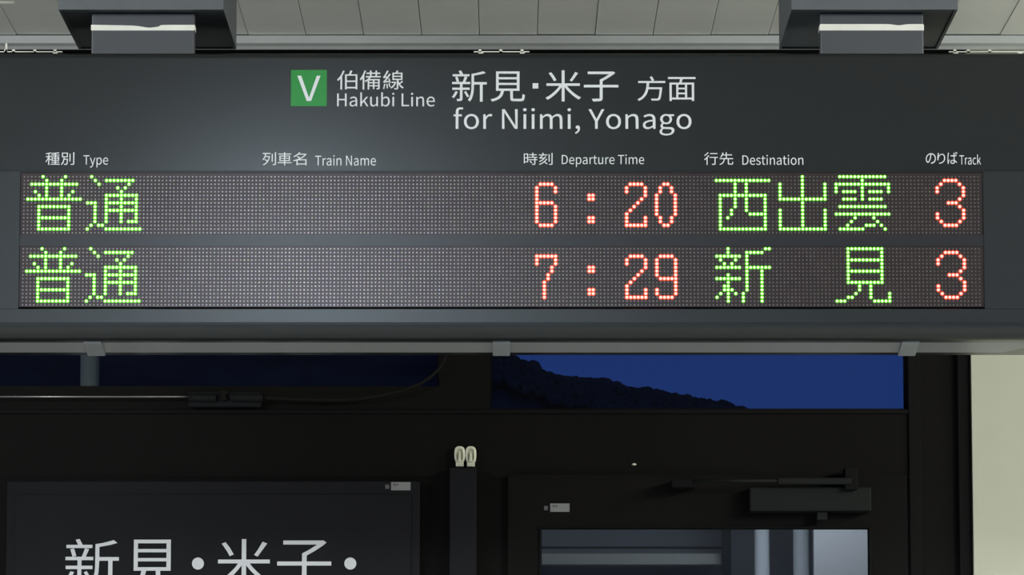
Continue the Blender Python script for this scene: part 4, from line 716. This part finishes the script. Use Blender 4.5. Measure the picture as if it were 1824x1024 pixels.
GL = {
'普': {0: '4 10', 1: '5 9', 2: '1-13', 3: '5 9', 4: '2 5 9 12', 5: '3 5 9 11', 6: '0-14', 8: '3-11', 9: '3 11', 10: '3 11', 11: '3-11', 12: '3 11', 13: '3 11', 14: '3-11'},
'通': {0: '1', 1: '2 5-12', 2: '3 11', 3: '8 10', 4: '9', 5: '5-13', 6: '5 9 13', 7: '0-2 5-13', 8: '2 5 9 13', 9: '2 5-13', 10: '2 5 9 13', 11: '2 5 9 13', 12: '2 5 9 11-13', 13: '1 3 4', 14: '0 5-14'},
'西': {1: '0-14', 2: '5 8', 3: '5 8', 4: '5 8', 5: '1-13', 6: '1 5 8 13', 7: '1 5 8 13', 8: '1 5 8 13', 9: '1 4 8 13', 10: '1 4 9-13', 11: '1 3 13', 12: '1 13', 13: '1 13', 14: '1-13'},
'出': {0: '6', 1: '6', 2: '0 6 12', 3: '0 6 12', 4: '0 6 12', 5: '0 6 12', 6: '0-12', 7: '6', 8: '6', 9: '0 6 12', 10: '0 6 12', 11: '0 6 12', 12: '0 6 12', 13: '0 6 12', 14: '0-12'},
'雲': {0: '1-13', 1: '7', 2: '0-14', 3: '0 7 14', 4: '0 2-5 7 9-12 14', 5: '7', 6: '2-5 7 9-12', 8: '1-13', 10: '0-14', 11: '5 10', 12: '4 11', 13: '3 8-10 12', 14: '1-7 13'},
'新': {0: '3 13 14', 1: '3 8-12', 2: '0-6 8', 3: '1 5 8', 4: '2 4 8', 5: '0-6 8-14', 6: '8 12', 7: '3 8 12', 8: '0-6 8 12', 9: '3 8 12', 10: '2 3 8 12', 11: '2-4 8 12', 12: '1 3 5 7 12', 13: '0 3 7 12', 14: '3 7 12'},
'見': {0: '3-12', 1: '3 12', 2: '3 12', 3: '3-12', 4: '3 12', 5: '3 12', 6: '3-12', 7: '3 12', 8: '3 12', 9: '3-12', 10: '6 9', 11: '6 9', 12: '5 9 14', 13: '3 4 9 14', 14: '0-2 10-14'},
'6': {2: '1-4', 3: '0 5', 4: '0 5', 5: '0', 6: '0', 7: '0-4', 8: '0 5', 9: '0 5', 10: '0 5', 11: '0 5', 12: '0 5', 13: '1-4'},
'2': {2: '1-4', 3: '0 5', 4: '0 5', 5: '5', 6: '4', 7: '3', 8: '2', 9: '1', 10: '0', 11: '0 5', 12: '0 5', 13: '0-5'},
'0': {2: '2 3', 3: '1 4', 4: '1 4', 5: '0 5', 6: '0 5', 7: '0 5', 8: '0 5', 9: '0 5', 10: '0 5', 11: '1 4', 12: '1 4', 13: '2 3'},
'7': {2: '0-5', 3: '0 5', 4: '0 5', 5: '4', 6: '4', 7: '3', 8: '3', 9: '2', 10: '2', 11: '2', 12: '2', 13: '2'},
'9': {2: '1-4', 3: '0 5', 4: '0 5', 5: '0 5', 6: '0 5', 7: '0 5', 8: '1-5', 9: '5', 10: '5', 11: '0 5', 12: '0 5', 13: '1-4'},
':': {5: '0 1', 6: '0 1'}, '.': {11: '0 1', 12: '0 1'},
'3': {1: '2-5', 2: '1 6', 3: '0 7', 4: '0 7', 5: '7', 6: '6', 7: '3-5', 8: '6', 9: '7', 10: '0 7', 11: '0 7', 12: '1 6', 13: '2-5'}}
def cells(ch):
    for rw, s in GL[ch].items():
        for t in s.split():
            if '-' in t:
                a, b = map(int, t.split('-'))
                for c in range(a, b + 1): yield c, rw
            else: yield int(t), rw
SHOW = [(0, [('普', 1, 'g'), ('通', 17, 'g'), ('6', 137, 'r'), (':', 151, 'r'), ('.', 151, 'r'), ('2', 161, 'r'), ('0', 169, 'r'), ('西', 185, 'g'), ('出', 202, 'g'), ('雲', 217, 'g'), ('3', 244, 'r')]),
        (1, [('普', 1, 'g'), ('通', 17, 'g'), ('7', 137, 'r'), (':', 151, 'r'), ('.', 151, 'r'), ('2', 161, 'r'), ('9', 169, 'r'), ('新', 185, 'g'), ('見', 217, 'g'), ('3', 244, 'r')])]
pitch = X(42.9 + PX, YL, 355) - X(42.9, YL, 355)
def led(bm, x, z, s=1.0):
    """small dome: bright rounded core in a wide ring that imitates its halo"""
    n = 12
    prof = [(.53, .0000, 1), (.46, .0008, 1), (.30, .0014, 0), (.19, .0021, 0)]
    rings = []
    for rr, h, mi in prof:
        rings.append([bm.verts.new((x + rr * s * pitch * math.cos(2 * math.pi * k / n), YL - h - .0001, z + rr * s * pitch * math.sin(2 * math.pi * k / n))) for k in range(n)])
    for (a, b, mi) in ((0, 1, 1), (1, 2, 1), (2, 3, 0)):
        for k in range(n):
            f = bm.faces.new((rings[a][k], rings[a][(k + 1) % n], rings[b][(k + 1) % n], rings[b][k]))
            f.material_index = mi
            f.smooth = True
    c = bm.verts.new((x, YL - .0024, z))
    for k in range(n):
        f = bm.faces.new((rings[3][k], rings[3][(k + 1) % n], c))
        f.material_index = 0
        f.smooth = True
    
for line, seq in SHOW:
    lit = set()
    pan = pan0 if line == 0 else pan1
    for ch, c0, col in seq:
        bm = bmesh.new()
        for c, rw in cells(ch):
            lit.add((c + c0, rw))
            x, z = dot(c + c0, rw, line)
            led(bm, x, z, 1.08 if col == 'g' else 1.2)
        ms = [M['green_core'], M['green_halo']] if col == 'g' else [M['red_core'], M['red_halo']]
        nm = 'lit_colon_dot' if ch in ':.' else ('lit_digit' if ch.isdigit() else 'lit_character')
        finish(nm, bm, ms, pan, label=('green' if col == 'g' else 'red') + ' lit dots forming ' + ({':': 'the upper half of the colon', '.': 'the lower half of the colon'}.get(ch, ch)))
    vs, fs, cols = [], [], []
    n = 6
    for rw in range(16):
        for c in range(256):
            if (c, rw) in lit: continue
            x, z = dot(c, rw, line)
            rr = pitch * .205 * random.uniform(.9, 1.1)
            b0 = len(vs)
            for k in range(n):
                t = 2 * math.pi * k / n
                vs.append((x + rr * math.cos(t), YL - .0006, z + rr * math.sin(t)))
            for k in range(n):
                t = 2 * math.pi * k / n
                vs.append((x + rr * 1.1 * math.cos(t), YL - .00005, z + rr * 1.1 * math.sin(t)))
            fs.append([b0 + k for k in range(n)])
            for k in range(n): fs.append((b0 + k, b0 + n + k, b0 + n + (k + 1) % n, b0 + (k + 1) % n))
            g = random.uniform(.87, 1.13)
            q = random.random()
            tint = (1.15, .95, .95) if q < .1 else (1.0, 1.08, .8) if q < .25 else (.95, .95, 1.1) if q < .35 else (1, .98, .97)
            cols += [(.26 * g * tint[0], .245 * g * tint[1], .235 * g * tint[2], 1)] * (2 * n)
    me = bpy.data.meshes.new('unlit_dots')
    me.from_pydata(vs, [], fs)
    at = me.color_attributes.new('tint', 'FLOAT_COLOR', 'POINT')
    at.data.foreach_set('color', [k for c in cols for k in c])
    bm = bmesh.new(); bm.from_mesh(me); bmesh.ops.recalc_face_normals(bm, faces=bm.faces); bm.to_mesh(me); bm.free()
    finish('unlit_dots', me, M['lens'], pan, kind='stuff', label='grid of small unlit pale dots')

# printed header
YT = Y0 - .0002
a, b = P(518, 189.2, YT), P(582.3, 124.6, YT)
sym = boxo('line_symbol', a.x, b.x, YT - .0006, YT, a.z, b.z, M['green'], board, label='green square with white letter V')
lettering('symbol_letter', [('V', 529.4, 135, 571, 180)], YT - .0006, M['letter'], sym, 'white letter V')
L = lambda items, lb: lettering('lettering', items, YT, M['letter'], board, lb)
L([('伯', 600.4, 125.8, 636.7, 159.5), ('備', 641, 125.6, 678.3, 159.5), ('線', 682.2, 125.6, 719.2, 159.5)], 'white characters 伯備線')
L([('Hakubi Line', 600.4, 164.7, 774.6, 189.8)], 'white words Hakubi Line')
L([('新', 804.8, 125.6, 867.2, 181.2), ('見', 873.8, 127.2, 935.1, 181), (SQ, 948.7, 148.3, 958.9, 157.8), ('米', 971.7, 125.3, 1034.8, 180.8), ('子', 1040, 127.2, 1101.4, 180.9)], 'large white characters 新見・米子')
L([('方', 1135.4, 136, 1185, 180), ('面', 1190, 137.3, 1239, 180)], 'white characters 方面')
L([('for Niimi, Yonago', 807.8, 191.1, 1231.7, 241.5)], 'large white words for Niimi, Yonago')
L([('種', 80.9, 271.3, 106.6, 293.8), ('別', 108.5, 271.3, 132.6, 293.8)], 'small white characters 種別')
L([('Type', 148.4, 276.6, 192.8, 298.4)], 'small white word Type')
L([('列', 467.6, 271.3, 491.8, 294.4), ('車', 494.8, 271.3, 519.5, 294.4), ('名', 521.8, 271.3, 546.1, 294.4)], 'small white characters 列車名')
L([('Train Name', 561.3, 276.6, 669.5, 295)], 'small white words Train Name')
L([('時', 933, 272.1, 957.2, 293.8), ('刻', 959.8, 272.1, 984.3, 293.8)], 'small white characters 時刻')
L([('Departure Time', 1000.6, 275.3, 1147.3, 297.4)], 'small white words Departure Time')
L([('行', 1254.2, 271.3, 1278.5, 293.8), ('先', 1281.4, 271.3, 1306.1, 293.8)], 'small white characters 行先')
L([('Destination', 1322.3, 276.0, 1430.8, 293.8)], 'small white word Destination')
L([('の', 1649, 273, 1666.9, 291.9), ('り', 1669.7, 272.7, 1683.4, 291.9), ('ば', 1687.7, 270.6, 1705.2, 292.2)], 'small white characters のりば')
L([('Track', 1709.2, 275.3, 1747, 293.3)], 'small white word Track')

# smoked acrylic strip below the board, tilted back, with three clips
Ya, Yb_ = Y0 + .05, Y0 + .05 + .092
def SP(px, t, dz=0):
    """t: 0 at the front edge, 1 at the back edge"""
    Yt = Ya + (Yb_ - Ya) * t
    zt_ = Z(606.5, Ya) * (1 - t) + Z(627.8, Yb_) * t
    return Vector((X(px, Ya, 606), Yt, zt_ + dz))
bm = bmesh.new()
out = [SP(-410, 0), SP(1840, 0), SP(1834, .55), SP(1795, 1), SP(-410, 1)]
lo_ = [bm.verts.new(v) for v in out]
up_ = [bm.verts.new(v + Vector((0, .0, .004))) for v in out]
bm.faces.new(lo_); bm.faces.new(up_[::-1])
for i in range(5): bm.faces.new((lo_[i], up_[i], up_[(i + 1) % 5], lo_[(i + 1) % 5]))
bmesh.ops.recalc_face_normals(bm, faces=bm.faces)
for f in bm.faces: f.material_index = 0 if f.normal.z < -.7 else 1
st = finish('lower_strip', bm, [M['strip'], M['pane']], board, label='translucent smoked strip below the board')
for px, w_ in ((164.5, 32), (893, 31), (1622, 31)):
    bm = bmesh.new()
    vs_ = []
    for t in (-.04, 1.06):
        for s in (-1, 1):
            for dz in (-.006, .006):
                v = SP(px + s * w_ / 2, t, dz); vs_.append(bm.verts.new(v))
    bmesh.ops.convex_hull(bm, input=bm.verts)
    es = [e for e in bm.edges if e.calc_length() > .01]
    bmesh.ops.bevel(bm, geom=bm.edges[:], offset=.0008, segments=1, affect='EDGES')
    finish('clip', bm, M['clip'], st, label='pale grey clip')
# hidden rear hangers that tie the strip to the board's underside
for px in (164.5, 893, 1622):
    v = SP(px, .5)
    boxo('strip_hanger', v.x - .012, v.x + .012, v.y - .006, v.y + .006, v.z + .006, zBt + .002, M['frame'], st)

# white fixing rails on top of the board
for x0, x1, pegs in ((-20, 111, (10, 24, 62, 98)), (844, 943, (855, 892, 930)), (1690, 1830, (1701, 1725, 1763))):
    bm = bmesh.new()
    Yk = Y0 + .24
    z0 = zT - .001
    a, b = X(x0, Yk, 92), X(x1, Yk, 92)
    zt_ = Z(91.0, Yk); 
    box(bm, a, b, Yk, Yk + .004, Z(93.0, Yk), Z(91.2, Yk))
    for q in pegs:
        u = X(q, Yk, 92)
        box(bm, u - .003, u + .003, Yk, Yk + .004, Z(93, Yk) - .0, Z(88.0, Yk))
    box(bm, a + .01, a + .02, Yk, Yk + .004, zT + .0002, Z(92.9, Yk))
    box(bm, b - .02, b - .01, Yk, Yk + .004, zT + .0002, Z(92.9, Yk))
    if x0 < 0:
        u = X(11, Yk, 92)
        box(bm, u - .002, u + .002, Yk, Yk + .004, Z(93, Yk), Z(77, Yk))
    finish('fixing_rail', bm, M['tape'], label=('thin white fixing rail on top of the board at the left end' if x0 < 0 else 'thin white fixing rail on top of the board near the middle' if x0 < 1000 else 'thin white fixing rail on top of the board at the right end'), cat='rail')
# pale rod hung under the ceiling at the top left
bm = bmesh.new()
YR = 9.9
q1 = P(25, 4, YR)
tube(bm, [P(-120, 3.5, YR), q1], .0035, 10)
tube(bm, [(q1.x - .08, YR, q1.z), (q1.x - .08, YR, CEIL)], .002, 8)
finish('ceiling_rod', bm, M['tape'], smooth=True, label='short pale rod under the ceiling at the top left corner', cat='rod')

# fluorescent row under the canopy, running towards the board (above the frame)
for i in range(8):
    ya = -5.15 + i * 1.27
    lamp = empty('ceiling_light', (-.72, ya + .6, 3.5), 'fluorescent lamp under the canopy in front of the board, %s from the board' % ('eighth', 'seventh', 'sixth', 'fifth', 'fourth', 'third', 'second', 'nearest')[i], 'lamp', 'fluorescent row in front of the board')
    boxo('lamp_housing', -.80, -.64, ya, ya + 1.23, 3.56, CEIL, M['trim'], lamp, .003)
    boxo('lamp_diffuser', -.82, -.62, ya + .02, ya + 1.21, 3.50, 3.559, M['tube'], lamp, .004)
